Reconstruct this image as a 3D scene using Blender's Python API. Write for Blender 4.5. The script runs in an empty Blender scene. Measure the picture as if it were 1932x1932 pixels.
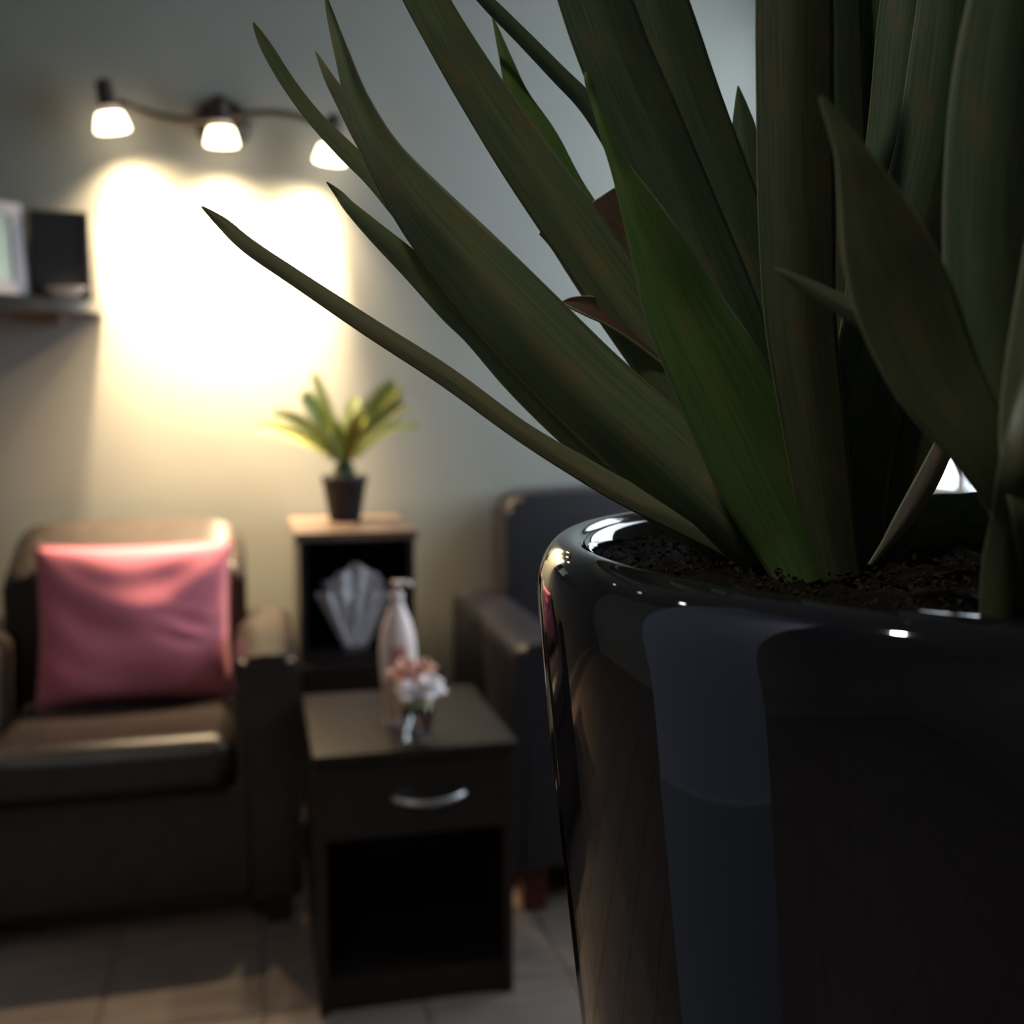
import bpy, bmesh, math, random
from mathutils import Vector, Matrix
random.seed(7)
R = math.radians
scene = bpy.context.scene
C = scene.collection

# ---------------------------------------------------------------- camera
F = 2000.0                                   # focal length in pixels of the 1932 frame
YAW, PITCH, CAMZ = R(13.9), R(5.75), 1.18
cd = bpy.data.cameras.new('camera')
cam = bpy.data.objects.new('camera', cd); C.objects.link(cam)
cam.location = (0, 0, CAMZ)
cam.rotation_euler = (R(90) - PITCH, 0, -YAW)
cd.sensor_width = 36.0; cd.lens = 36.0 * F / 1932.0
cd.clip_start = 0.01; cd.clip_end = 50
cd.dof.use_dof = True; cd.dof.focus_distance = 0.315; cd.dof.aperture_fstop = 10.0
cd.dof.aperture_blades = 0
scene.camera = cam
CR = cam.rotation_euler.to_matrix()
CX, CY, CZ = CR @ Vector((1, 0, 0)), CR @ Vector((0, 1, 0)), CR @ Vector((0, 0, -1))

def at(px, py, d):
    """world point seen at a pixel of the 1932 frame, d metres along the view axis"""
    return Vector(cam.location) + (CZ + CX * ((px - 966) / F) - CY * ((py - 966) / F)) * d

# ---------------------------------------------------------------- world, exposure
w = bpy.data.worlds.new('world'); scene.world = w; w.use_nodes = True
w.node_tree.nodes['Background'].inputs[0].default_value = (0.6, 0.75, 1.0, 1)
w.node_tree.nodes['Background'].inputs[1].default_value = 0.5
vs = scene.view_settings
vs.view_transform = 'Standard'; vs.look = 'None'; vs.gamma = 1.0; vs.use_curve_mapping = False
vs.exposure = 0.0
WINDOW_STRENGTH = 5.4
DOWNLIGHT_WATTS = 62.0
SPOT_WATTS = 350.0
SPILL_WATTS = 34.0
SHADE_STRENGTH = 9.0

# ---------------------------------------------------------------- materials
def mat(name, col, rough=0.5, metal=0.0, spec=0.5, var=0.0, vscale=8.0, bump=0.0, bscale=60.0,
        coat=0.0, trans=0.0, emit=None, estr=0.0, stretch=None, sheen=0.0):
    m = bpy.data.materials.new(name); m.use_nodes = True
    nt = m.node_tree; b = nt.nodes['Principled BSDF']
    b.inputs['Base Color'].default_value = (*col, 1)
    b.inputs['Roughness'].default_value = rough
    b.inputs['Metallic'].default_value = metal
    b.inputs['Specular IOR Level'].default_value = spec
    b.inputs['Coat Weight'].default_value = coat
    b.inputs['Coat Roughness'].default_value = 0.03
    b.inputs['Transmission Weight'].default_value = trans
    b.inputs['Sheen Weight'].default_value = sheen
    if emit:
        b.inputs['Emission Color'].default_value = (*emit, 1)
        b.inputs['Emission Strength'].default_value = estr
    tc = nt.nodes.new('ShaderNodeTexCoord')
    mp = nt.nodes.new('ShaderNodeMapping')
    if stretch: mp.inputs['Scale'].default_value = stretch
    nt.links.new(tc.outputs['Object'], mp.inputs['Vector'])
    if var > 0:
        n = nt.nodes.new('ShaderNodeTexNoise'); n.inputs['Scale'].default_value = vscale
        n.inputs['Detail'].default_value = 5
        r = nt.nodes.new('ShaderNodeValToRGB')
        r.color_ramp.elements[0].position = 0.3; r.color_ramp.elements[1].position = 0.7
        r.color_ramp.elements[0].color = (*[c * (1 - var) for c in col], 1)
        r.color_ramp.elements[1].color = (*[min(1, c * (1 + var)) for c in col], 1)
        nt.links.new(mp.outputs[0], n.inputs['Vector'])
        nt.links.new(n.outputs[0], r.inputs[0]); nt.links.new(r.outputs[0], b.inputs['Base Color'])
    if bump > 0:
        n2 = nt.nodes.new('ShaderNodeTexNoise'); n2.inputs['Scale'].default_value = bscale
        n2.inputs['Detail'].default_value = 4
        bp = nt.nodes.new('ShaderNodeBump'); bp.inputs['Strength'].default_value = bump
        bp.inputs['Distance'].default_value = 0.004
        nt.links.new(mp.outputs[0], n2.inputs['Vector'])
        nt.links.new(n2.outputs[0], bp.inputs['Height']); nt.links.new(bp.outputs[0], b.inputs['Normal'])
    return m

def leaf_mat(name, col, tr=0.3, rough=0.42):
    """leaf blade: lengthwise veins (uv.x across the blade), a little light passes through"""
    m = mat(name, col, rough, spec=0.4)
    nt = m.node_tree; b = nt.nodes['Principled BSDF']; out = nt.nodes['Material Output']
    uv = nt.nodes.new('ShaderNodeUVMap')
    mp = nt.nodes.new('ShaderNodeMapping'); mp.inputs['Scale'].default_value = (26, 1.6, 1)
    nt.links.new(uv.outputs[0], mp.inputs[0])
    n = nt.nodes.new('ShaderNodeTexNoise'); n.inputs['Scale'].default_value = 1.0; n.inputs['Detail'].default_value = 3
    nt.links.new(mp.outputs[0], n.inputs['Vector'])
    r = nt.nodes.new('ShaderNodeValToRGB')
    r.color_ramp.elements[0].position = 0.28; r.color_ramp.elements[1].position = 0.75
    r.color_ramp.elements[0].color = (*[c * 0.72 for c in col], 1)
    r.color_ramp.elements[1].color = (col[0] * 1.3, col[1] * 1.2, col[2] * 1.15, 1)
    nt.links.new(n.outputs[0], r.inputs[0])
    # yellowed patches
    n3 = nt.nodes.new('ShaderNodeTexNoise'); n3.inputs['Scale'].default_value = 3.0
    nt.links.new(uv.outputs[0], n3.inputs['Vector'])
    r3 = nt.nodes.new('ShaderNodeValToRGB'); r3.color_ramp.elements[0].position = 0.52; r3.color_ramp.elements[1].position = 0.75
    mx = nt.nodes.new('ShaderNodeMix'); mx.data_type = 'RGBA'
    nt.links.new(n3.outputs[0], r3.inputs[0]); nt.links.new(r3.outputs[0], mx.inputs[0])
    nt.links.new(r.outputs[0], mx.inputs[6]); mx.inputs[7].default_value = (col[0] * 1.7, col[1] * 1.0, col[2] * 0.9, 1)
    # pale margin along both edges of the blade
    sx = nt.nodes.new('ShaderNodeSeparateXYZ'); nt.links.new(uv.outputs[0], sx.inputs[0])
    s1 = nt.nodes.new('ShaderNodeMath'); s1.operation = 'SUBTRACT'; s1.inputs[1].default_value = 0.5
    s2 = nt.nodes.new('ShaderNodeMath'); s2.operation = 'ABSOLUTE'
    s3 = nt.nodes.new('ShaderNodeMapRange'); s3.inputs[1].default_value = 0.478; s3.inputs[2].default_value = 0.5
    nt.links.new(sx.outputs[0], s1.inputs[0]); nt.links.new(s1.outputs[0], s2.inputs[0]); nt.links.new(s2.outputs[0], s3.inputs[0])
    m2 = nt.nodes.new('ShaderNodeMix'); m2.data_type = 'RGBA'
    nt.links.new(s3.outputs[0], m2.inputs[0]); nt.links.new(mx.outputs[2], m2.inputs[6])
    m2.inputs[7].default_value = (0.30, 0.30, 0.17, 1)
    nt.links.new(m2.outputs[2], b.inputs['Base Color'])
    bp = nt.nodes.new('ShaderNodeBump'); bp.inputs['Strength'].default_value = 0.12; bp.inputs['Distance'].default_value = 0.0006
    nt.links.new(n.outputs[0], bp.inputs['Height']); nt.links.new(bp.outputs[0], b.inputs['Normal'])
    t = nt.nodes.new('ShaderNodeBsdfTranslucent'); nt.links.new(m2.outputs[2], t.inputs[0])
    ms = nt.nodes.new('ShaderNodeMixShader'); ms.inputs[0].default_value = tr
    nt.links.new(b.outputs[0], ms.inputs[1]); nt.links.new(t.outputs[0], ms.inputs[2])
    nt.links.new(ms.outputs[0], out.inputs[0])
    return m

M = {
 'wall': mat('wall_paint', (0.255, 0.262, 0.245), 0.75, spec=0.2, var=0.04, vscale=3, bump=0.08, bscale=120),
 'ceiling': mat('ceiling_paint', (0.28, 0.29, 0.29), 0.8, spec=0.1),
 'trim': mat('trim_paint', (0.30, 0.29, 0.27), 0.5),
 'grout': mat('grout', (0.12, 0.10, 0.09), 0.9),
 'tile': mat('floor_tile', (0.185, 0.148, 0.130), 0.42, var=0.22, vscale=5, stretch=(1, 3.5, 1)),
 'leather': mat('dark_brown_leather', (0.030, 0.0245, 0.0225), 0.27, spec=0.5, var=0.15, vscale=30, bump=0.15, bscale=240),
 'leather2': mat('black_leather', (0.017, 0.015, 0.021), 0.40, spec=0.55, var=0.15, vscale=30, bump=0.15, bscale=240),
 'foot': mat('red_brown_wood', (0.10, 0.022, 0.012), 0.4, var=0.3, vscale=20),
 'pink': mat('pink_fabric', (0.66, 0.19, 0.26), 0.75, spec=0.2, var=0.08, vscale=6, bump=0.12, bscale=420, sheen=0.25),
 'espresso': mat('espresso_veneer', (0.016, 0.012, 0.010), 0.36, spec=0.5, var=0.25, vscale=7, stretch=(1.5, 12, 12)),
 'cabtop_lit': mat('lit_cabinet_top', (0.115, 0.078, 0.062), 0.30, var=0.2, vscale=7, stretch=(1.5, 12, 12)),  # top of the black cabinet, lightened: spotlight glow put into its colour
 'blackwood': mat('black_brown_veneer', (0.018, 0.013, 0.012), 0.33, spec=0.5, var=0.2, vscale=7, stretch=(1.5, 12, 12)),
 'interior': mat('cabinet_interior', (0.010, 0.009, 0.009), 0.7),
 'chrome': mat('brushed_steel', (0.62, 0.61, 0.64), 0.28, metal=1.0),
 'bronze': mat('dark_bronze_metal', (0.040, 0.028, 0.026), 0.42, metal=0.3),
 'shade': mat('lit_frosted_glass', (0.9, 0.86, 0.8), 0.5, emit=(1.0, 0.80, 0.52), estr=SHADE_STRENGTH),
 'shade_dim': mat('frosted_glass_neck', (0.55, 0.45, 0.42), 0.4, emit=(1.0, 0.76, 0.55), estr=0.35),
 'bottle': mat('blush_plastic', (0.92, 0.78, 0.77), 0.35),
 'bottle_label': mat('rose_label', (0.55, 0.30, 0.28), 0.5),
 'bottle_low': mat('peach_plastic', (0.70, 0.46, 0.34), 0.4),
 'white': mat('white_plastic', (0.72, 0.68, 0.70), 0.4),
 'petal': mat('white_petal', (0.88, 0.83, 0.87), 0.6, sheen=0.2),
 'peach': mat('peach_petal', (0.72, 0.40, 0.32), 0.6),
 'moss': mat('moss', (0.035, 0.055, 0.02), 0.9, var=0.4, vscale=60),
 'stemgreen': mat('pale_green_stem', (0.50, 0.50, 0.30), 0.6),
 'glass': mat('clear_glass', (0.95, 0.97, 0.97), 0.02, trans=1.0),
 'paper': mat('white_paper', (0.74, 0.72, 0.80), 0.7, var=0.08, vscale=20),
 'smallpot': mat('black_plastic_pot', (0.012, 0.012, 0.016), 0.6, spec=0.2),
 'frond': mat('frond_green', (0.20, 0.23, 0.030), 0.5, var=0.25, vscale=30),
 'frond_dark': mat('frond_green_dark', (0.10, 0.13, 0.035), 0.5, var=0.25, vscale=30),
 'trunk': mat('palm_trunk', (0.03, 0.04, 0.015), 0.9, var=0.4, vscale=80),
 'pot': mat('black_glazed_ceramic', (0.006, 0.006, 0.008), 0.03, spec=0.7),
 'unglazed': mat('unglazed_black_clay', (0.008, 0.008, 0.008), 0.7, spec=0.2),
 'soil': mat('bark_soil', (0.008, 0.006, 0.0045), 1.0, spec=0.05, var=0.6, vscale=160, bump=0.8, bscale=300),
 'chip': mat('bark_chip', (0.020, 0.014, 0.009), 1.0, spec=0.05, var=0.5, vscale=220),
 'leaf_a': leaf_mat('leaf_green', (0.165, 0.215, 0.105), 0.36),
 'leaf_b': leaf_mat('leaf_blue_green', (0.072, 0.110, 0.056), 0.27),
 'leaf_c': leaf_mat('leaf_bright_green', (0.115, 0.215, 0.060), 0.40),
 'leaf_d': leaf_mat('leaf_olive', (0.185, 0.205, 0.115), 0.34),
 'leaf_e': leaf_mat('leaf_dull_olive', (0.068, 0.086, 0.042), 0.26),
 'leaf_brown': leaf_mat('leaf_dry_brown', (0.075, 0.050, 0.030), 0.15),
 'leaf_pale': leaf_mat('leaf_pale_dry', (0.26, 0.25, 0.20), 0.4),
 'shelfgrey': mat('grey_lacquer', (0.11, 0.11, 0.10), 0.5),
 'charcoal': mat('charcoal_panel', (0.030, 0.030, 0.034), 0.5),
 'picframe': mat('white_frame', (0.28, 0.265, 0.30), 0.4),
 'picture': mat('pale_green_print', (0.24, 0.33, 0.29), 0.3, var=0.35, vscale=4),
 'silver': mat('grey_ceramic', (0.50, 0.49, 0.48), 0.4),
 'counter': mat('counter_laminate', (0.035, 0.032, 0.035), 0.35),
 'winframe': mat('window_frame_white', (0.75, 0.77, 0.78), 0.4),
 'pane': mat('bright_window_pane', (0.8, 0.85, 0.9), 0.3, emit=(0.80, 0.92, 1.0), estr=WINDOW_STRENGTH),
 'lampglow': mat('downlight_lens', (0.9, 0.9, 0.9), 0.4, emit=(1.0, 0.78, 0.52), estr=14.0),
 'lampring': mat('downlight_ring', (0.6, 0.6, 0.6), 0.4),
 'door': mat('pale_blue_paint', (0.40, 0.43, 0.60), 0.6),
 'dado': mat('blue_grey_dado', (0.27, 0.29, 0.36), 0.6),
}

# ---------------------------------------------------------------- helpers
def link(name, me, m=None, parent=None, smooth=False):
    o = bpy.data.objects.new(name, me); C.objects.link(o)
    if m is not None: me.materials.append(m)
    if parent is not None:
        o.parent = parent
        o.matrix_parent_inverse = Matrix.Translation(parent.location).inverted() if parent.type == 'EMPTY' else parent.matrix_parent_inverse.copy()
        if parent.type != 'EMPTY': o.matrix_parent_inverse = Matrix.Identity(4)
    if smooth:
        for p in me.polygons: p.use_smooth = True
    return o

def fin(name, bm, m=None, parent=None, smooth=False):
    bmesh.ops.recalc_face_normals(bm, faces=bm.faces)
    me = bpy.data.meshes.new(name); bm.to_mesh(me); bm.free()
    o = link(name, me, m, parent, smooth)
    return o

def tag(o, label, cat, group=None):
    o['label'] = label; o['category'] = cat
    if group: o['group'] = group
    return o

def struct(o):
    o['kind'] = 'structure'; return o

def thing(name, loc, label, cat, group=None):
    o = bpy.data.objects.new(name, None); C.objects.link(o); o.location = loc
    o.empty_display_size = 0.05
    return tag(o, label, cat, group)

def add_box(bm, x0, x1, y0, y1, z0, z1):
    vs_ = [bm.verts.new(p) for p in ((x0,y0,z0),(x1,y0,z0),(x1,y1,z0),(x0,y1,z0),(x0,y0,z1),(x1,y0,z1),(x1,y1,z1),(x0,y1,z1))]
    for f in ((0,3,2,1),(4,5,6,7),(0,1,5,4),(1,2,6,5),(2,3,7,6),(3,0,4,7)):
        bm.faces.new([vs_[i] for i in f])

def box(name, x0, x1, y0, y1, z0, z1, m, parent=None, r=0.0, seg=2, smooth=None):
    bm = bmesh.new(); add_box(bm, x0, x1, y0, y1, z0, z1)
    if r > 0:
        bmesh.ops.bevel(bm, geom=bm.edges[:], offset=r, segments=seg, profile=0.5, affect='EDGES')
    o = fin(name, bm, m, parent, smooth=(r > 0 if smooth is None else smooth))
    if r > 0 and r < 0.012:
        for p in o.data.polygons: p.use_smooth = False
    elif r > 0:
        o.modifiers.new('normals', 'WEIGHTED_NORMAL')
    return o

def lathe(name, prof, center, m, parent=None, n=48, closed=False, smooth=True):
    """profile of (radius, z) turned about a vertical axis"""
    bm = bmesh.new(); rings = []
    for r, z in prof:
        if r < 1e-6: rings.append([bm.verts.new((center[0], center[1], center[2] + z))])
        else: rings.append([bm.verts.new((center[0] + r*math.cos(2*math.pi*i/n), center[1] + r*math.sin(2*math.pi*i/n), center[2] + z)) for i in range(n)])
    for a, b in zip(rings, rings[1:]):
        for i in range(n):
            j = (i + 1) % n
            if len(a) == 1 and len(b) == 1: continue
            if len(a) == 1: bm.faces.new((a[0], b[i], b[j]))
            elif len(b) == 1: bm.faces.new((a[i], b[0], a[j]))
            else: bm.faces.new((a[i], b[i], b[j], a[j]))
    return fin(name, bm, m, parent, smooth)

def squad(name, c, s, e1, e2, m, parent=None, nu=36, nv=20, rot=None, deform=None):
    """superquadric cushion: c centre, s half sizes, e exponents (1 round, small boxy)"""
    f = lambda v, e: math.copysign(abs(v) ** e, v)
    bm = bmesh.new(); grid = []
    for iv in range(1, nv):
        v = -math.pi/2 + math.pi * iv / nv; row = []
        for iu in range(nu):
            u = 2 * math.pi * iu / nu
            row.append((f(math.cos(v), e1) * f(math.cos(u), e2), f(math.cos(v), e1) * f(math.sin(u), e2), f(math.sin(v), e1)))
        grid.append(row)
    def tr(p):
        q = Vector((p[0]*s[0], p[1]*s[1], p[2]*s[2]))
        if deform: q = deform(Vector(p), q)
        if rot: q = rot @ q
        return q + Vector(c)
    V = [[bm.verts.new(tr(p)) for p in row] for row in grid]
    b = bm.verts.new(tr((0,0,-1))); t = bm.verts.new(tr((0,0,1)))
    for i in range(len(V)-1):
        for j in range(nu):
            k = (j+1) % nu
            bm.faces.new((V[i][j], V[i][k], V[i+1][k], V[i+1][j]))
    for j in range(nu):
        k = (j+1) % nu
        bm.faces.new((b, V[0][k], V[0][j])); bm.faces.new((t, V[-1][j], V[-1][k]))
    return fin(name, bm, m, parent, True)

def tube(name, pts, rad, m, parent=None, n=10, radii=None):
    bm = bmesh.new(); rings = []
    pts = [Vector(p) for p in pts]
    for i, p in enumerate(pts):
        t = (pts[min(i+1, len(pts)-1)] - pts[max(i-1, 0)]).normalized()
        a = t.orthogonal().normalized() if i == 0 else (a - t * a.dot(t)).normalized()
        b = t.cross(a); r = radii[i] if radii else rad
        rings.append([bm.verts.new(p + (a*math.cos(2*math.pi*k/n) + b*math.sin(2*math.pi*k/n))*r) for k in range(n)])
    for A, B in zip(rings, rings[1:]):
        for k in range(n):
            bm.faces.new((A[k], A[(k+1)%n], B[(k+1)%n], B[k]))
    bm.faces.new(rings[0][::-1]); bm.faces.new(rings[-1])
    return fin(name, bm, m, parent, True)

def prism(name, poly, y0, y1, m, parent=None, r=0.0, seg=3):
    """x-z outline pushed from y0 to y1"""
    bm = bmesh.new()
    a = [bm.verts.new((x, y0, z)) for x, z in poly]; b = [bm.verts.new((x, y1, z)) for x, z in poly]
    n = len(poly)
    fa = bm.faces.new(a); fb = bm.faces.new(b[::-1])
    for i in range(n): bm.faces.new((a[i], b[i], b[(i+1)%n], a[(i+1)%n]))
    if r > 0:
        es = list(set(list(fa.edges) + list(fb.edges)))
        bmesh.ops.bevel(bm, geom=es, offset=r, segments=seg, profile=0.5, affect='EDGES')
    o = fin(name, bm, m, parent, r > 0)
    if r > 0: wn = o.modifiers.new('normals', 'WEIGHTED_NORMAL'); wn.keep_sharp = True
    return o

def rounded(x0, x1, z0, z1, r, crown=0.0, n=8, low=None):
    """rounded rectangle outline with a crowned top"""
    pts = []; low = r if low is None else low
    for cx, cz, a0, rr in ((x1, z1, 0, r), (x0, z1, 90, r), (x0, z0, 180, low), (x1, z0, 270, low)):
        for i in range(n + 1):
            a = R(a0 + 90 * i / n)
            sx = -1 if cx == x1 else 1; sz = -1 if cz == z1 else 1
            pts.append([cx + sx*rr + rr*math.cos(a), cz + sz*rr + rr*math.sin(a)])
        if a0 == 0:
            for i in range(1, 8):
                pts.append([x1 - r - (x1 - x0 - 2*r) * i / 8, z1])
    for p in pts:
        if p[1] > (z0 + z1) / 2:
            k = (p[0] - x0) / (x1 - x0); p[1] += crown * 4 * k * (1 - k)
    return [tuple(p) for p in pts]

# ---------------------------------------------------------------- room shell
XL, XR, YF, YB, ZC = -2.55, 1.74, -1.6, 3.32, 2.55
G = -0.062                                   # floor level
# floor: tiles laid in grout
fl = struct(box('floor', XL - .1, XR + .1, YF - .1, YB + .1, G - 0.06, G - 0.004, M['grout']))
T, J = 0.326, 0.006
tm = None
xs = [0.004 + T * i for i in range(-9, 7)]; ys = [2.13 + T * i for i in range(-12, 5)]
for x in xs:
    for y in ys:
        x1, y1 = min(x + T - J, XR), min(y + T - J, YB); x0, y0 = max(x, XL), max(y, YF)
        if x1 - x0 < .02 or y1 - y0 < .02: continue
        full = abs(x1 - x0 - (T - J)) < 1e-6 and abs(y1 - y0 - (T - J)) < 1e-6
        if full and tm is not None:
            o = bpy.data.objects.new('tile', tm); C.objects.link(o); o.parent = fl
        else:
            bm = bmesh.new(); add_box(bm, 0, x1 - x0, 0, y1 - y0, -0.010, 0.0)
            bmesh.ops.bevel(bm, geom=[e for e in bm.edges if all(v.co.z > -0.001 for v in e.verts)], offset=0.0015, segments=1, affect='EDGES')
            o = fin('tile', bm, M['tile'], fl)
            if full: tm = o.data
        o.location = (x0, y0, G)
# walls
struct(box('wall_back', XL - .1, XR + .12, YB, YB + .12, G, ZC, M['wall']))
struct(box('wall_left', XL - .12, XL, YF, YB, G, ZC, M['wall']))
struct(box('wall_front', XL - .12, XR + .12, YF - .12, YF, G, ZC, M['wall']))
struct(box('ceiling', XL - .12, XR + .12, YF - .12, YB + .12, ZC, ZC + .1, M['ceiling']))
WY0, WY1, WZ0, WZ1 = 1.50, 3.22, 0.945, 2.42
bm = bmesh.new()
add_box(bm, XR, XR + .12, YF, WY0, G, ZC); add_box(bm, XR, XR + .12, WY1, YB, G, ZC)
add_box(bm, XR, XR + .12, WY0, WY1, G, WZ0); add_box(bm, XR, XR + .12, WY0, WY1, WZ1, ZC)
struct(fin('wall_right', bm, M['wall']))
win = bpy.data.objects.new('window_1', None); C.objects.link(win); win.location = (XR + .06, (WY0 + WY1) / 2, WZ0); struct(win)
bm = bmesh.new(); f_ = .022
add_box(bm, XR + .03, XR + .09, WY0, WY1, WZ0, WZ0 + f_); add_box(bm, XR + .03, XR + .09, WY0, WY1, WZ1 - f_, WZ1)
add_box(bm, XR + .03, XR + .09, WY0, WY0 + f_, WZ0 + f_, WZ1 - f_); add_box(bm, XR + .03, XR + .09, WY1 - f_, WY1, WZ0 + f_, WZ1 - f_)
ym = (WY0 + WY1) / 2
add_box(bm, XR + .03, XR + .09, ym - .02, ym + .02, WZ0 + f_, WZ1 - f_)
fin('window_frame', bm, M['winframe'], win)
for a, b in ((WY0 + f_, ym - .02), (ym + .02, WY1 - f_)):
    box('pane', XR + .06, XR + .066, a, b, WZ0 + f_, WZ1 - f_, M['pane'], win)
struct(box('baseboard_back', XL, XR, YB - .014, YB, G, G + .09, M['trim'], r=.004))
struct(box('baseboard_right', XR - .014, XR, YF, YB - .014, G, G + .09, M['trim'], r=.004))
struct(box('baseboard_left', XL, XL + .014, YF, YB - .014, G, G + .09, M['trim'], r=.004))

# short pale blue partition left of the camera, seen only mirrored in the planter
pw = struct(box('wall_partition', -1.0, -.9, .16, .80, .52, ZC, M['door']))
struct(box('trim_1', -1.006, -.894, .154, .806, G, .52, M['dado'], r=.004))

# ---------------------------------------------------------------- recessed ceiling lamps (seen mirrored in the planter; the second moved and powered to light the leaves)
for i, (x, y, where) in enumerate([(-1.5, 1.3, 'third from the spotlit wall'), (-.68, -.12, 'farthest from the spotlit wall'), (-1.5, 2.0, 'second from the spotlit wall'), (-1.4, 2.6, 'nearest the spotlit wall')]):
    L_ = thing('ceiling_downlight', (x, y, ZC), 'warm recessed ceiling downlight ' + where, 'lamp', 'recessed ceiling lamps')
    lathe('ring', [(.035, -.004), (.05, -.006), (.055, -.001), (.055, 0)], (x, y, ZC), M['lampring'], L_, 32)
    lathe('lens', [(0, -.003), (.036, -.003)], (x, y, ZC), M['lampglow'], L_, 32)
    ld = bpy.data.lights.new('downlight_bulb', 'SPOT'); ld.energy = DOWNLIGHT_WATTS * (.2, 1, .03, .03)[i]; ld.color = (1.0, .95, .88)
    ld.spot_size = R(130); ld.spot_blend = 1.0; ld.shadow_soft_size = .04
    lo = bpy.data.objects.new('downlight_bulb', ld); C.objects.link(lo); lo.location = (x, y, ZC - .02)
    lo.parent = L_; lo.matrix_parent_inverse = Matrix.Translation(L_.location).inverted()

# ---------------------------------------------------------------- three-head wall spotlight
HX = [-.352, -.056, .252]; HZ = [1.974, 1.952, 1.920]; HY = 3.212; HS = .80
fx = thing('wall_spotlight_bar', (HX[1], YB, 2.0), 'dark metal wavy bar wall light with three lit frosted glass heads', 'wall lamp')
# round canopy against the wall
cn = lathe('canopy', [(0, .035), (.050, .034), (.068, .026), (.074, .010), (.074, 0)], (0, 0, 0), M['bronze'], fx, 40)
cn.data.transform(Matrix.Translation((HX[1] + .004, YB, 2.000)) @ Matrix.Rotation(R(90), 4, 'X'))
# wavy bar
pts = []
for i in range(41):
    t = i / 40; x = HX[0] + .02 + (HX[2] - HX[0] - .02) * t
    z = 2.012 - .026 * math.sin(2 * math.pi * t) + .012 - .035 * t
    pts.append((x, YB - .055 - .03 * abs(2*t - 1), z))
tube('bar', pts, .0105, M['bronze'], fx)
AIM = [at(320, 560, 3.1), at(418, 640, 3.15), at(520, 560, 3.2)]
for i in range(3):
    p = Vector((HX[i], HY, HZ[i]))
    ax = Vector((.16, .10, -1)) if i == 0 else (Vector((.02, .08, -1)) if i == 1 else Vector((-.10, .08, -1)))
    ax.normalize()
    q = Vector((0, 0, -1)).rotation_difference(ax).to_matrix().to_4x4()
    base = Matrix.Translation(p) @ q @ Matrix.Scale(HS, 4)
    def put(o): o.data.transform(base); return o
    put(lathe('socket', [(0, .125), (.016, .125), (.026, .118), (.029, .085), (.030, .045), (.034, .028), (.034, .022), (0, .022)], (0,0,0), M['bronze'], fx, 28))
    put(lathe('glass_neck', [(.030, .040), (.037, .026), (.043, .012)], (0,0,0), M['shade_dim'], fx, 32))
    put(lathe('shade', [(.043, .012), (.051, -.012), (.057, -.036), (.058, -.044), (.052, -.047), (0, -.040)], (0,0,0), M['shade'], fx, 40))
    jp = base @ Vector((0, 0, .10))
    tube('swivel', [jp, jp + Vector((0, .03, 0)), Vector((jp.x, YB - .075, jp.z - .02))] if i != 1 else [jp, Vector((jp.x, YB - .03, jp.z - .01))], .010, M['bronze'], fx)
    lp = p + ax * .056
    for watts, size, blend, dy in ((SPOT_WATTS * (1.1, .5, 1.1)[i], 74, 1.0, .075), (SPILL_WATTS, 140, 1.0, .0)):   # reflector beam and its spill
        ld = bpy.data.lights.new('spot_bulb', 'SPOT'); ld.energy = watts; ld.color = (1.0, .74, .44)
        ld.spot_size = R(size); ld.spot_blend = blend; ld.shadow_soft_size = .03
        lo = bpy.data.objects.new('spot_bulb', ld); C.objects.link(lo); lo.location = lp
        d = (AIM[i] - lp); d.y = dy
        lo.rotation_euler = d.to_track_quat('-Z', 'Y').to_euler()
        lo.parent = fx; lo.matrix_parent_inverse = Matrix.Translation(fx.location).inverted()

# ---------------------------------------------------------------- armchair with pillow
def armchair(X0, X1, Y0, Y1, arm, seat_z, arm_z, back_z, lm, label, back_r, arm_r=.05, foot_h=.05, fm='foot', slope=0.0, group=None):
    t = thing('armchair', ((X0+X1)/2, (Y0+Y1)/2, G), label, 'armchair', group)
    bt = .20                                                   # back thickness
    box('base', X0 + .012, X1 - .012, Y0 + .03, Y1 - .02, foot_h, seat_z - .13, lm, t, .02, 3)
    # seat cushion with a rolled front edge
    box('seat_cushion', X0 + arm + .002, X1 - arm - .002, Y0 - .015, Y1 - bt + .06, seat_z - .14, seat_z, lm, t, .055, 6)
    for x0, x1 in ((X0, X0 + arm), (X1 - arm, X1)):
        prism('arm', rounded(x0, x1, foot_h + .01, arm_z, arm_r, .012, low=.012), Y0, Y1 - .05, lm, t, .028, 4)
    bk = prism('backrest', rounded(X0 + arm - .028, X1 - arm + .028, seat_z - .12, back_z - .016, back_r, .016, low=.02), Y1 - bt, Y1, lm, t, .03, 5)
    if slope:                                                   # the crest falls away towards the sitter
        zm = back_z - .22
        for v in bk.data.vertices:
            if v.co.z > zm: v.co.z -= max(0, Y1 - .035 - v.co.y) * slope * (v.co.z - zm) / (back_z - zm)
    for x in (X0 + .03, X1 - .09):
        for y in (Y0 + .02, Y1 - .11):
            box('foot', x, x + .06, y, y + .06, G, foot_h + .012, M[fm], t, .004, 1)
    return t

c1 = armchair(-.755, .104, 2.49, 3.16, .150, .415, .590, .862, M['leather'],
    'dark brown leather armchair holding the pink pillow, below the lit spotlights', .075, .03, .0, 'leather', .68)

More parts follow.
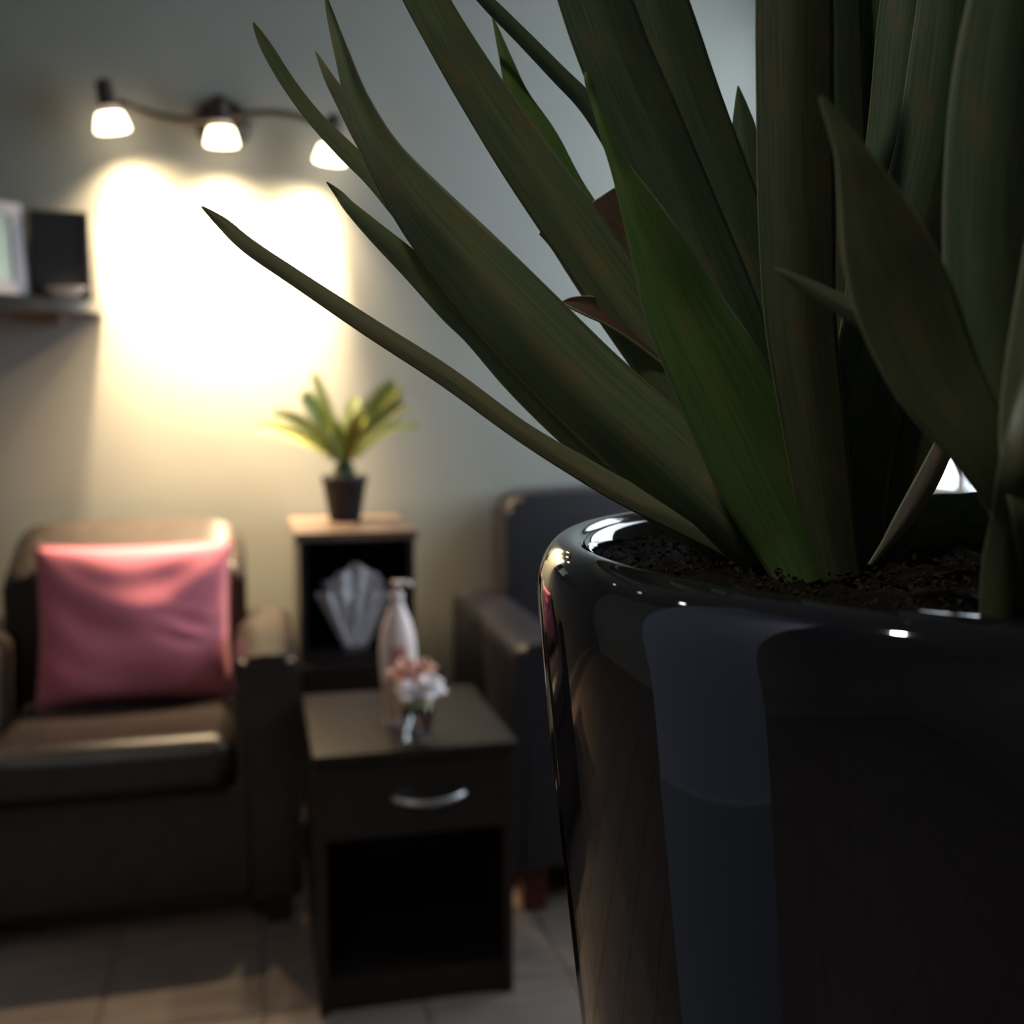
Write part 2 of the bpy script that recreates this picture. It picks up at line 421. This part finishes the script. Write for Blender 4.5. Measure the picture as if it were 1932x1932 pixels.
def pillow():
    n = 40; bm = bmesh.new(); W, H = .243, .205
    rows = {}
    for sgn in (1, -1):
        for i in range(n + 1):
            for j in range(n + 1):
                u, v = -1 + 2*i/n, -1 + 2*j/n
                edge = i in (0, n) or j in (0, n)
                if edge and sgn < 0: rows[(sgn, i, j)] = rows[(1, i, j)]; continue
                k = 1
                x = u * (1 - .055 * (1 - v*v)) * W; y = v * (1 - .05 * (1 - u*u)) * H
                th = ((1 - u*u) * (1 - v*v)) ** .42
                z = sgn * .072 * th
                if not edge:
                    z += sgn * th * (.004*math.sin(5*u + 3.5*v + 1) + .003*math.sin(10*v - 7*u*u) + .010*math.exp(-((u - .55)**2 + (v + .1)**2)/.05)*math.sin(22*v + 8*u))
                rows[(sgn, i, j)] = bm.verts.new((x, y, z))
    for sgn in (1, -1):
        for i in range(n):
            for j in range(n):
                f = [rows[(sgn, i, j)], rows[(sgn, i+1, j)], rows[(sgn, i+1, j+1)], rows[(sgn, i, j+1)]]
                bm.faces.new(f if sgn > 0 else f[::-1])
    o = fin('pillow', bm, M['pink'], None, True)
    o.data.transform(Matrix.Rotation(R(80), 4, 'X'))           # stands on the seat, leaning back
    o.location = (-.297, 2.872, .415 + .2030)
    tag(o, 'square plump pink fabric pillow leaning on the armchair backrest', 'pillow')
    # seam around the edge
    sp = []
    for i in range(81):
        s = i / 80 * 4; k = int(min(s, 3.9999)); f = (s - k) * 2 - 1
        u, v = ((f, -1), (1, f), (-f, 1), (-1, -f))[k]
        x = u * (1 - .055 * (1 - v*v)) * .243; y = v * (1 - .05 * (1 - u*u)) * .205
        sp.append(Matrix.Rotation(R(80), 4, 'X') @ Vector((x, y, 0)))
    tube('piping', sp, .0035, M['pink'], o, 6)
pillow()

# ---------------------------------------------------------------- second chair, right, half behind the planter
c2 = armchair(.60, 1.50, 2.40, 3.25, .165, .44, .60, .925, M['leather2'],
    'black leather armchair with high straight back, half hidden behind the glossy planter', .05, .03, .045)

# ---------------------------------------------------------------- nightstand with drawer
def nightstand():
    X0, X1, Y0, Y1, H = .112, .518, 2.075, 2.53, .49
    t = thing('nightstand', ((X0+X1)/2, (Y0+Y1)/2, G), 'espresso wooden nightstand with one drawer, steel bow handle and open lower shelf', 'nightstand')
    m = M['espresso']
    box('top', X0 - .006, X1 + .006, Y0 - .008, Y1, H - .024, H, m, t, .004, 2)
    box('side_panel', X0, X0 + .020, Y0 + .004, Y1 - .002, G, H - .024, m, t, .0015, 1)
    box('side_panel', X1 - .020, X1, Y0 + .004, Y1 - .002, G, H - .024, m, t, .0015, 1)
    box('back_panel', X0 + .020, X1 - .020, Y1 - .014, Y1 - .004, G, H - .024, M['interior'], t)
    box('divider', X0 + .020, X1 - .020, Y0 + .02, Y1 - .014, .305, .321, m, t)
    box('bottom_shelf', X0 + .020, X1 - .020, Y0 + .02, Y1 - .014, G + .052, G + .068, m, t)
    box('kick_board', X0 + .020, X1 - .020, Y0 + .018, Y0 + .034, G, G + .052, m, t)
    d = box('drawer', X0 + .004, X1 - .004, Y0 - .006, Y0 + .012, .310, H - .030, m, t, .002, 1)
    d.location.y -= .0
    # bow handle
    cx, zh = (X0 + X1) / 2 + .022, .392
    pts = [(cx - .072, Y0 - .004, zh), (cx - .072, Y0 - .014, zh)]
    for i in range(13):
        k = -1 + 2*i/12
        pts.append((cx + .072*k, Y0 - .016 - .024*(1 - k*k), zh - .006*(1 - k*k)))
    pts += [(cx + .072, Y0 - .014, zh), (cx + .072, Y0 - .004, zh)]
    h = tube('handle', pts, .0058, M['chrome'], d, 10); h['label'] = 'brushed steel bow handle'
nightstand()

# ---------------------------------------------------------------- tall open cabinet with white paper sheaf
def tall_cabinet():
    X0, X1, Y0, Y1, H = .122, .432, 2.86, 3.29, .842
    t = thing('tall_cabinet', ((X0+X1)/2, (Y0+Y1)/2, G), 'tall narrow black cabinet with open cubby, carrying the small palm plant', 'cabinet')
    m = M['blackwood']
    box('top', X0 - .012, X1 + .010, Y0 - .012, Y1, H - .026, H, M['cabtop_lit'], t, .004, 2)
    box('side_panel', X0, X0 + .018, Y0, Y1 - .002, G, H - .026, m, t)
    box('side_panel', X1 - .018, X1, Y0, Y1 - .002, G, H - .026, m, t)
    box('back_panel', X0 + .018, X1 - .018, Y1 - .016, Y1 - .006, G, H - .026, M['interior'], t)
    box('shelf', X0 + .018, X1 - .018, Y0 + .006, Y1 - .016, .485, .503, M['blackwood'], t)
    dr = box('door', X0 + .003, X1 - .003, Y0 - .018, Y0 - .001, G + .03, .482, m, t, .002, 1)
    tube('knob', [(X1 - .04, Y0 - .018, .40), (X1 - .04, Y0 - .034, .40)], .008, M['bronze'], dr)
tall_cabinet()

def paper_sheaf():
    base = Vector((.275, 2.945, .503))
    t = thing('paper_sheaf', base, 'crumpled white paper sheaf fanning out of a narrow base inside the dark cabinet cubby', 'paper bag')
    rnd = random.Random(3)
    for k, (a, spread, hh, ww) in enumerate([(-27, .03, .175, .070), (-13, .06, .215, .078), (2, .02, .238, .080), (13, .05, .205, .075), (27, .03, .170, .066)]):
        bm = bmesh.new(); nu, nv = 10, 12; g = []
        for j in range(nv + 1):
            v = j / nv; row = []
            for i in range(nu + 1):
                u = -1 + 2*i/nu
                wd = .036 + (ww - .036) * v ** .8
                hz = hh * v * (1 - .13 * u*u * v) + .008 * math.sin(5*u + k) * v
                x = u * wd * (.55 + .2 * v) + math.tan(R(a)) * (hz * .62 + .022) * (.9 if abs(a) > 20 else 1)
                y = -.014 + (k % 2) * .016 - .026*v + .012 * math.cos(u * 7.5 + k) * (.3 + .7 * v)
                row.append(bm.verts.new((base.x + x, base.y + y + rnd.uniform(-.002, .002), base.z + .001 + max(0, hz))))
            g.append(row)
        for j in range(nv):
            for i in range(nu): bm.faces.new((g[j][i], g[j][i+1], g[j+1][i+1], g[j+1][i]))
        o = fin('sheet', bm, M['paper'], t, True)
        s = o.modifiers.new('thick', 'SOLIDIFY'); s.thickness = .0012
paper_sheaf()

# ---------------------------------------------------------------- small palm in a black pot
def small_palm():
    b = Vector((.268, 3.125, .842))
    t = thing('small_palm', b, 'small cycad palm with yellow-green fronds in a black tapered pot on the tall cabinet', 'potted plant')
    lathe('pot', [(0, .002), (.044, 0), (.046, .004), (.063, .112), (.066, .114), (.067, .134), (.062, .135), (.059, .118), (0, .116)], b, M['smallpot'], t, 40)
    lathe('trunk', [(0, .112), (.030, .112), (.033, .135), (.028, .160), (.018, .178), (0, .182)], b, M['trunk'], t, 20)
    c = b + Vector((0, 0, .168))
    rnd = random.Random(5)
    #        tip offset x, y, z ; arch ; leaflet length ; material
    fr = [(-.255, -.02, .105, .045, .026, 'frond'), (-.200, -.05, .140, .05, .032, 'frond_dark'),
          (-.120, -.10, .200, .03, .036, 'frond'), (-.082, .04, .265, .015, .022, 'frond_dark'),
          (.150, -.03, .225, .03, .050, 'frond'), (.170, -.06, .170, .03, .034, 'frond_dark'),
          (.225, .03, .110, .05, .018, 'frond_dark'), (.045, .08, .190, .02, .030, 'frond_dark'),
          (.055, -.12, .130, .05, .030, 'frond'), (-.055, -.13, .120, .05, .030, 'frond')]
    for tx, ty, tz, arch, ll, mm in fr:
        tip = Vector((tx, ty, tz)); pts = []
        for i in range(13):
            s = i / 12; pts.append(c + tip * s + Vector((0, 0, arch * 4 * s * (1 - s) * .6)))
        f = tube('frond', pts, .003, M[mm], t, 6, radii=[.0045 - .003*i/12 for i in range(13)])
        bm = bmesh.new()
        for i in range(2, 30):
            s = i / 30; k = s * 12; i0 = int(k); p = pts[i0].lerp(pts[min(12, i0+1)], k - i0)
            tg = (pts[min(12, i0+1)] - pts[max(0, i0-1)]).normalized()
            side = tg.cross(Vector((0, -.9, .45))).normalized(); upv = side.cross(tg)
            L = ll * 1.35 * (math.sin(math.pi * min(1, s*.80 + .16)) ** .5)
            for sg in (-1, 1):
                e = p + (side * sg * .80 + tg * .62 + upv * .12) * L
                wv = tg * .0045
                v = [bm.verts.new(p - wv), bm.verts.new(p.lerp(e, .5) - wv + upv*.002), bm.verts.new(e), bm.verts.new(p.lerp(e, .5) + wv + upv*.002), bm.verts.new(p + wv)]
                bm.faces.new(v)
        lf = fin('leaflets', bm, M[mm], f); s = lf.modifiers.new('thick', 'SOLIDIFY'); s.thickness = .0008
small_palm()

# ---------------------------------------------------------------- lotion bottle
def bottle():
    b = at(752, 1362, 2.30); b.z = .49
    t = thing('lotion_bottle', b, 'tall blush pink pump lotion bottle standing on the nightstand', 'bottle')
    lathe('body', [(0, .001), (.027, 0), (.030, .004), (.0310, .02), (.0325, .07), (.0385, .12), (.0400, .165), (.0375, .195), (.0300, .225), (.0190, .252), (.0125, .268), (.0115, .276), (0, .277)], b, M['bottle'], t, 40)
    lathe('band', [(.0319, .022), (.0331, .068), (.0375, .105)], b, M['bottle_low'], t, 40)
    # label wrapped on the camera side
    bm = bmesh.new(); g = []
    for j in range(7):
        z = .118 + .062 * j / 6; rr = (.0390, .0398, .0402, .0404, .0404, .0402, .0396)[j] + .0006
        g.append([bm.verts.new((b.x + rr*math.cos(R(-96 + a)), b.y + rr*math.sin(R(-96 + a)), z + b.z)) for a in range(-26, 27, 4)])
    for j in range(6):
        for i in range(len(g[0]) - 1): bm.faces.new((g[j][i], g[j][i+1], g[j+1][i+1], g[j+1][i]))
    fin('label', bm, M['bottle_label'], t, True)
    p = lathe('pump', [(0, .276), (.0135, .276), (.0135, .290), (.005, .292), (.005, .306), (.0115, .307), (.0115, .315), (0, .316)], b, M['bottle'], t, 24)
    tube('spout', [b + Vector((-.008, 0, .311)), b + Vector((.018, -.004, .312)), b + Vector((.032, -.008, .308))], .0052, M['bottle'], p, 8)
bottle()

# ---------------------------------------------------------------- flowers in a small glass
def flowers():
    b = at(788, 1392, 2.2); b.z = .49
    t = thing('flower_glass', b, 'small glass of moss with white and peach flowers in front of the lotion bottle', 'flower vase')
    lathe('glass', [(0, 0), (.026, 0), (.028, .003), (.0335, .075), (.0325, .0755), (.0265, .006), (0, .005)], b, M['glass'], t, 36)
    squad('moss', b + Vector((0, 0, .026)), (.0255, .0255, .020), .8, 1, M['moss'], t, 24, 12)
    lathe('stems', [(0, .040), (.018, .042), (.0275, .066), (.031, .088), (.022, .098), (0, .100)], b, M['stemgreen'], t, 18)
    for (ox, oy, oz, rr, mm, n) in [(.022, -.016, .104, .036, 'petal', 10), (-.022, -.022, .102, .028, 'petal', 8), (-.022, .020, .128, .038, 'peach', 10), (.018, .024, .138, .026, 'peach', 8)]:
        c = b + Vector((ox, oy, oz))
        fl_ = squad('flower', c, (rr*.35, rr*.35, rr*.3), 1, 1, M[mm], t, 12, 8)
        for k in range(n):
            a = 2*math.pi*k/n + ox*90; up = (-18, -62)[k % 2]
            rot = Matrix.Rotation(R(24), 3, 'X') @ Matrix.Rotation(a, 3, 'Z') @ Matrix.Rotation(R(up), 3, 'Y')
            squad('petal', c + rot @ Vector((rr*.60, 0, 0)), (rr*.50, rr*.42, rr*.14), 1, 1, M[mm], fl_, 12, 8, rot)
flowers()

# ---------------------------------------------------------------- rounded wall shelf, upper left, and what stands on it
def shelf_group():
    # the shelf: half-round front, underside seen from below
    xa, xb = -.98, -.405; z0, z1 = 1.440, 1.476
    t = thing('wall_shelf', ((xa+xb)/2, YB, z0), 'grey wall shelf with a rounded front edge left of the spotlights', 'shelf')
    bm = bmesh.new(); n = 28; out = []
    for i in range(n + 1):
        k = -1 + 2*i/n
        out.append(((xa+xb)/2 + (xb-xa)/2*k, YB - .075 - .115*math.sqrt(max(0, 1 - abs(k)**2.2))))
    out = [(xa, YB)] + out + [(xb, YB)]
    lo = [bm.verts.new((x, y, z0)) for x, y in out]; hi = [bm.verts.new((x, y, z1)) for x, y in out]
    bm.faces.new(lo); bm.faces.new(hi[::-1]); m_ = len(out)
    for i in range(m_): bm.faces.new((lo[i], hi[i], hi[(i+1)%m_], lo[(i+1)%m_]))
    fin('board', bm, M['shelfgrey'], t)
    for x in (xa + .1, xb - .12): box('bracket', x, x + .02, YB - .08, YB, z0 - .03, z0, M['shelfgrey'], t)
    # charcoal box
    o = thing('charcoal_panel_box', (-.482, 3.22, z1), 'charcoal square box standing at the right end of the rounded shelf', 'box')
    box('body', -.566, -.412, 3.16, 3.30, z1, z1 + .232, M['charcoal'], o, .006, 2)
    bm = bmesh.new()
    for (a, b_, c_, d_) in ((-.558, -.420, z1 + .008, z1 + .016), (-.558, -.420, z1 + .216, z1 + .224), (-.558, -.550, z1 + .016, z1 + .216), (-.428, -.420, z1 + .016, z1 + .216)):
        add_box(bm, a, b_, 3.156, 3.161, c_, d_)
    fin('front_frame', bm, M['charcoal'], o)
    # small grey dish
    dsh = thing('oval_dish', (-.475, 3.130, z1), 'small pale grey oval dish in front of the charcoal box', 'dish')
    d0 = lathe('bowl', [(0, .001), (.026, 0), (.030, .003), (.046, .022), (.047, .024), (.044, .0235), (.028, .006), (0, .005)], (0, 0, 0), M['silver'], dsh, 36)
    d0.data.transform(Matrix.Translation((-.475, 3.130, z1)) @ Matrix.Diagonal((1.15, .42, 1, 1)))
    # framed pale green print, turned
    p = thing('framed_print', (-.66, 3.08, z1), 'white framed pale green print turned sideways on the shelf at the left edge', 'picture')
    rot = Matrix.Translation((-.580, 3.165, z1)) @ Matrix.Rotation(R(42), 4, 'Z') @ Matrix.Rotation(R(-4), 4, 'X')
    W, H, fr = .30, .245, .035
    bm = bmesh.new()
    add_box(bm, -W, 0, -.012, .012, 0, fr); add_box(bm, -W, 0, -.012, .012, H - fr, H)
    add_box(bm, -W, -W + fr, -.012, .012, fr, H - fr); add_box(bm, -fr, 0, -.012, .012, fr, H - fr)
    f = fin('frame', bm, M['picframe'], p); f.data.transform(rot)
    g = box('print', -W + fr, -fr, -.006, .008, fr, H - fr, M['picture'], p); g.data.transform(rot)
shelf_group()

# ---------------------------------------------------------------- counter that carries the planter (below the frame)
PC = at(1891, 1100, .320)
ct = thing('counter', (.33, .15, G), 'dark laminate counter under the black planter', 'counter')
box('worktop', .055, .62, -.12, .415, .868, .898, M['counter'], ct, .004, 2)
box('body', .075, .60, -.09, .375, G, .868, M['counter'], ct)

# ---------------------------------------------------------------- planter and plant
ZR = 1.1405
pl = thing('potted_plant', (PC.x, PC.y, .898), 'large dark green strap-leaved plant in a glossy black planter in the foreground', 'potted plant')
PB = (PC.x, PC.y, .898); hr = ZR - .898; RO = .1400
prof = [(0, .002), (.111, 0), (.1145, .003), (.1160, .014)]
for i in range(1, 9):
    k = i / 9; prof.append((.1160 + (RO - .1160) * (k ** .86), .014 + (hr - .04) * k))
lip = [(RO, hr - .024), (RO + .0006, hr - .014), (RO - .0008, hr - .007), (RO - .0042, hr - .002), (RO - .0085, hr), (RO - .0120, hr - .0012), (RO - .0138, hr - .0030), (RO - .0190, hr - .0034), (RO - .0205, hr - .060), (0, hr - .062)]
pot = lathe('pot', prof + lip, PB, M['pot'], pl, 128)
lathe('inner_wall', [(RO - .0140, hr - .0022), (RO - .0156, hr - .005), (RO - .0170, hr - .012), (RO - .0185, hr - .05)], PB, M['unglazed'], pl, 96)
pot['label'] = 'glossy black ceramic planter'
sub = pot.modifiers.new('smooth', 'SUBSURF'); sub.levels = 2; sub.render_levels = 2
# soil, lumpy
bm = bmesh.new(); nr, na = 26, 72; rs = RO - .0180; rnd = random.Random(11)
rings = [[bm.verts.new((PC.x, PC.y, ZR - .010))]]
for i in range(1, nr + 1):
    rr = rs * i / nr
    rings.append([bm.verts.new((PC.x + rr*math.cos(2*math.pi*j/na), PC.y + rr*math.sin(2*math.pi*j/na), ZR - .0125 + rnd.uniform(-.0022, .0028) + .003*math.sin(rr*90 + j*.35))) for j in range(na)])
for j in range(na): bm.faces.new((rings[0][0], rings[1][j], rings[1][(j+1) % na]))
for i in range(1, nr):
    for j in range(na): bm.faces.new((rings[i][j], rings[i+1][j], rings[i+1][(j+1)%na], rings[i][(j+1)%na]))
fin('soil', bm, M['soil'], pl, True)
bm = bmesh.new()
for k in range(3000):
    a = rnd.uniform(0, 2*math.pi); rr = rs * math.sqrt(rnd.uniform(0, .98)); s = rnd.uniform(.0005, .0017)
    p = Vector((PC.x + rr*math.cos(a), PC.y + rr*math.sin(a), ZR - .0115 + rnd.uniform(-.001, .0035)))
    q = Matrix.Rotation(rnd.uniform(0, 6.28), 3, Vector((rnd.uniform(-1,1), rnd.uniform(-1,1), rnd.uniform(.1,1))).normalized())
    v = [bm.verts.new(p + q @ Vector((x*s*rnd.uniform(.7,1.5), y*s*rnd.uniform(.5,1), z*s*rnd.uniform(.4,.8)))) for x, y, z in ((1,0,0),(0,1,0),(-1,0,0),(0,-1,0),(0,0,1),(0,0,-1))]
    for f in ((0,1,4),(1,2,4),(2,3,4),(3,0,4),(1,0,5),(2,1,5),(3,2,5),(0,3,5)): bm.faces.new([v[i] for i in f])
ch = fin('bark_chips', bm, M['chip'], pl); ch['kind'] = 'stuff'

def cr(p0, p1, p2, p3, t):
    return tuple(.5*((2*b) + (-a + c)*t + (2*a - 5*b + 4*c - d)*t*t + (-a + 3*b - 3*c + d)*t**3) for a, b, c, d in zip(p0, p1, p2, p3))

def leaf(stations, m, fold=.35, twist=0.0, thick=.0009, wav=0.0, label=None, bias=0.0, sub_=7):
    """strap leaf from base to tip; station = (image x, image y, blade width, distance), blade folded along its midrib"""
    S = [stations[0]] + list(stations) + [stations[-1]]
    line = []
    for i in range(1, len(S) - 2):
        for k in range(sub_): line.append(cr(S[i-1], S[i], S[i+1], S[i+2], k / sub_))
    line.append(S[-2])
    n = len(line); us = (-1, -.86, -.6, -.3, 0, .3, .6, .86, 1)
    bm = bmesh.new(); uvl = bm.loops.layers.uv.new('UVMap'); g = []; length = 0
    for i, (x, y, wd, d) in enumerate(line):
        a, b = line[max(0, i-1)], line[min(n-1, i+1)]
        tx, ty = b[0] - a[0], b[1] - a[1]; l = math.hypot(tx, ty) or 1
        nx, ny = -ty / l, tx / l
        wd = max(wd, .6); hw = wd / 2 * d / F; row = []
        for u in us:
            au = abs(u - bias)
            dz = hw * (fold * au ** 1.25 + twist * u) + hw * wav * math.sin(i * .55 + u * 2) * au
            row.append(bm.verts.new(at(x + nx*u*wd/2, y + ny*u*wd/2, d + dz)))
        g.append(row)
    for i in range(n - 1):
        for j in range(len(us) - 1):
            f = bm.faces.new((g[i][j], g[i][j+1], g[i+1][j+1], g[i+1][j]))
            for lp, (ii, jj) in zip(f.loops, ((i, j), (i, j+1), (i+1, j+1), (i+1, j))):
                lp[uvl].uv = ((us[jj] + 1) / 2, ii / n * 3)
    o = fin('leaf', bm, m, pl, True)
    s = o.modifiers.new('thick', 'SOLIDIFY'); s.thickness = thick; s.offset = 0
    if label: o['label'] = label
    return o

A, B, Cc, D, E, BR, PA = (M[k] for k in ('leaf_a', 'leaf_b', 'leaf_c', 'leaf_d', 'leaf_e', 'leaf_brown', 'leaf_pale'))
# lowest, thin
leaf([(1500,1095,60,.335),(1400,1035,60,.333),(1300,985,56,.330),(1185,934,46,.327),(1090,880,42,.324),(980,812,36,.320),(840,710,37,.315),(700,620,34,.310),(560,527,29,.306),(470,466,27,.303),(420,422,20,.302),(380,390,1,.300)], D, .5, .3)
# second, tapering upward behind the broad one
leaf([(1500,1085,60,.342),(1300,1010,40,.342),(1185,928,34,.340),(1100,850,34,.338),(1032,784,38,.336),(966,712,44,.334),(900,630,50,.332),(855,583,54,.331),(785,508,50,.329),(712,440,36,.327),(662,392,22,.326),(640,366,14,.326),(617,343,1,.325)], A, .3, -.4)
# broad leaf with two tips
leaf([(1520,1100,120,.330),(1430,1030,150,.327),(1335,942,170,.323),(1225,838,166,.319),(1100,722,160,.315),(985,605,154,.311),(880,490,136,.308),(790,385,106,.305),(722,290,70,.303),(676,195,44,.302),(648,110,26,.301),(628,45,14,.301),(615,-4,2,.300)], A, 1.0, .25, bias=.1)
leaf([(900,540,60,.314),(800,410,58,.311),(735,320,52,.309),(690,260,42,.308),(650,195,28,.307),(620,145,16,.306),(596,97,1,.306)], D, .3, -.2)
# slim leaf with high tip at far left
leaf([(1200,860,50,.335),(1000,680,56,.333),(860,510,52,.330),(770,410,44,.328),(705,335,38,.326),(650,283,34,.324),(592,222,28,.322),(545,160,25,.320),(508,100,22,.318),(490,68,14,.317),(477,43,1,.316)], A, .4, .4)
# tall leaf running out of the top
leaf([(1530,1100,110,.342),(1420,900,128,.340),(1290,720,126,.336),(1180,570,116,.332),(1082,430,110,.328),(990,300,100,.324),(905,170,89,.320),(838,60,80,.316),(782,-40,74,.313),(690,-210,50,.308),(640,-320,2,.306)], A, .7, .15)
# stringy dry strip along its lower edge
leaf([(1330,860,44,.345),(1290,795,42,.345),(1220,695,46,.345),(1150,600,40,.344),(1085,515,26,.343),(1045,465,12,.342),(1018,440,3,.341)], B, .3, .5)
leaf([(1290,690,46,.338),(1215,625,56,.337),(1160,592,52,.336),(1115,578,40,.335),(1080,571,22,.335),(1060,570,2,.335)], BR, -.5, .3, label='small curled dry brown leaf end')
leaf([(1260,590,100,.348),(1195,470,84,.347),(1150,400,72,.347),(1132,372,64,.347)], BR, .2, 0, label='brown cut leaf stub')
# thin bent strip crossing top centre
leaf([(1260,460,50,.345),(1190,320,46,.343),(1118,208,36,.340),(1052,138,31,.338),(982,66,27,.336),(912,-4,23,.334),(840,-80,1,.332)], B, .5, -.4)
# small pointed leaf
leaf([(1260,650,70,.352),(1180,520,68,.351),(1080,372,62,.350),(1024,265,58,.349),(978,185,42,.348),(953,110,22,.347),(938,62,10,.347),(929,34,1,.347)], Cc, .25, .2)
# bright blade in front
leaf([(1530,1105,120,.310),(1500,1010,165,.308),(1440,885,190,.304),(1355,710,178,.299),(1292,590,150,.296),(1247,482,112,.293),(1207,395,72,.291),(1171,320,36,.290),(1142,250,21,.289),(1122,190,15,.289),(1110,155,12,.288),(1106,138,4,.288)], Cc, .7, .35, bias=-.1)
# broad dark leaf behind the bright blade
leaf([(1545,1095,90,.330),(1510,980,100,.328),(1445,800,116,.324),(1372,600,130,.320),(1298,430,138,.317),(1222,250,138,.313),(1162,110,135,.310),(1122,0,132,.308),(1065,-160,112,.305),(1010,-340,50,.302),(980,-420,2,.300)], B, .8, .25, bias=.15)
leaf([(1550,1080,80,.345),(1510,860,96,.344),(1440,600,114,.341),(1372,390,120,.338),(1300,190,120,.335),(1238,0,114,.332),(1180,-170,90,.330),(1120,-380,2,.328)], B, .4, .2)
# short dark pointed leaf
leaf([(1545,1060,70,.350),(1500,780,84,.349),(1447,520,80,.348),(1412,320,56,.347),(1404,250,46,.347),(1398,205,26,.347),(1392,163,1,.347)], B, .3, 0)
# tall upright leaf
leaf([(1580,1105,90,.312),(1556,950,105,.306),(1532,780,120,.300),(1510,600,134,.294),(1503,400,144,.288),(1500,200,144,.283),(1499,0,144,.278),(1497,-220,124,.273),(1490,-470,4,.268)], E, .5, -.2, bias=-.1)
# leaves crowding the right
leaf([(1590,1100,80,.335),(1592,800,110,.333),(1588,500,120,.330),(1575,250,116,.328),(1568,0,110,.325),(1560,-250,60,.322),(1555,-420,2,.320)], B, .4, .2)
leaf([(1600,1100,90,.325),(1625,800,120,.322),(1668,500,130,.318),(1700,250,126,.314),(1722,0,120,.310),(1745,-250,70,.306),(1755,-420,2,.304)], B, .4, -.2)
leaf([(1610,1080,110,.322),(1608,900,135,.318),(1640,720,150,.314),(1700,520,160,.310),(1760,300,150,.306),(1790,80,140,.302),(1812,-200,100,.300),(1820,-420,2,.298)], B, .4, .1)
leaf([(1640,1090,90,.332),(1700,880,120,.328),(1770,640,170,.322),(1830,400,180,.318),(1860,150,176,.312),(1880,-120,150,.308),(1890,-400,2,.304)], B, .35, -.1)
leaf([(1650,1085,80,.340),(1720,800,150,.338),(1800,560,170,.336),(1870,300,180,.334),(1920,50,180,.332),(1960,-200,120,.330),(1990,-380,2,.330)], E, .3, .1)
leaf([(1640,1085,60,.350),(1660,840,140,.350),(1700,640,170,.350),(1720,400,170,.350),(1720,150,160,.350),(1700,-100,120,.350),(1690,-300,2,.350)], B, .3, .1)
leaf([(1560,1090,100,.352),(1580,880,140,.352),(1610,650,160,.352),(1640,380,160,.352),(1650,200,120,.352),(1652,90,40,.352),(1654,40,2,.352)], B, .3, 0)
# near leaf, out of focus, with a pointed tip
leaf([(1960,1240,60,.224),(1930,1000,92,.216),(1862,862,116,.211),(1768,715,166,.209),(1708,575,188,.207),(1668,465,164,.205),(1636,372,112,.204),(1606,295,62,.203),(1578,238,32,.203),(1560,205,18,.203),(1547,183,3,.203)], E, .35, .3)
leaf([(1850,860,90,.228),(1770,715,92,.230),(1690,632,60,.232),(1610,588,40,.234),(1535,547,27,.236),(1490,522,14,.237),(1462,508,2,.238)], E, .4, -.2)
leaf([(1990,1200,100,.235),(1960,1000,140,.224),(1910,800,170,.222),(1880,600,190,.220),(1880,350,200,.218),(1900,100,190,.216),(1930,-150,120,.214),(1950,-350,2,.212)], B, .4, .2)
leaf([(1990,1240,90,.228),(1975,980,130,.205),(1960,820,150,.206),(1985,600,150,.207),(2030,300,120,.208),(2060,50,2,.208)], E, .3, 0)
# dark leaf added low behind the gap to hide the bright pot wall, and one closing the crown
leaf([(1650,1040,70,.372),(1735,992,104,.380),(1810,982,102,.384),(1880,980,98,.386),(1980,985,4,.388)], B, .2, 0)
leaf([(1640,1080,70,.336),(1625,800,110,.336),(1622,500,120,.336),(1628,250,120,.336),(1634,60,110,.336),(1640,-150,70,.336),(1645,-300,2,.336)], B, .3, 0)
# upright stem at the right edge
leaf([(1892,1260,90,.222),(1896,1080,84,.216),(1912,980,80,.210),(1930,880,84,.202),(1965,740,80,.204),(2000,560,2,.206)], E, .6, .1, thick=.002)
# pale dry leaf low at the right
leaf([(1640,1066,6,.296),(1668,1030,16,.296),(1702,983,34,.296),(1745,912,42,.296),(1776,850,38,.296),(1800,800,40,.296),(1830,700,30,.296)], PA, .3, .4, label='pale dry leaf')
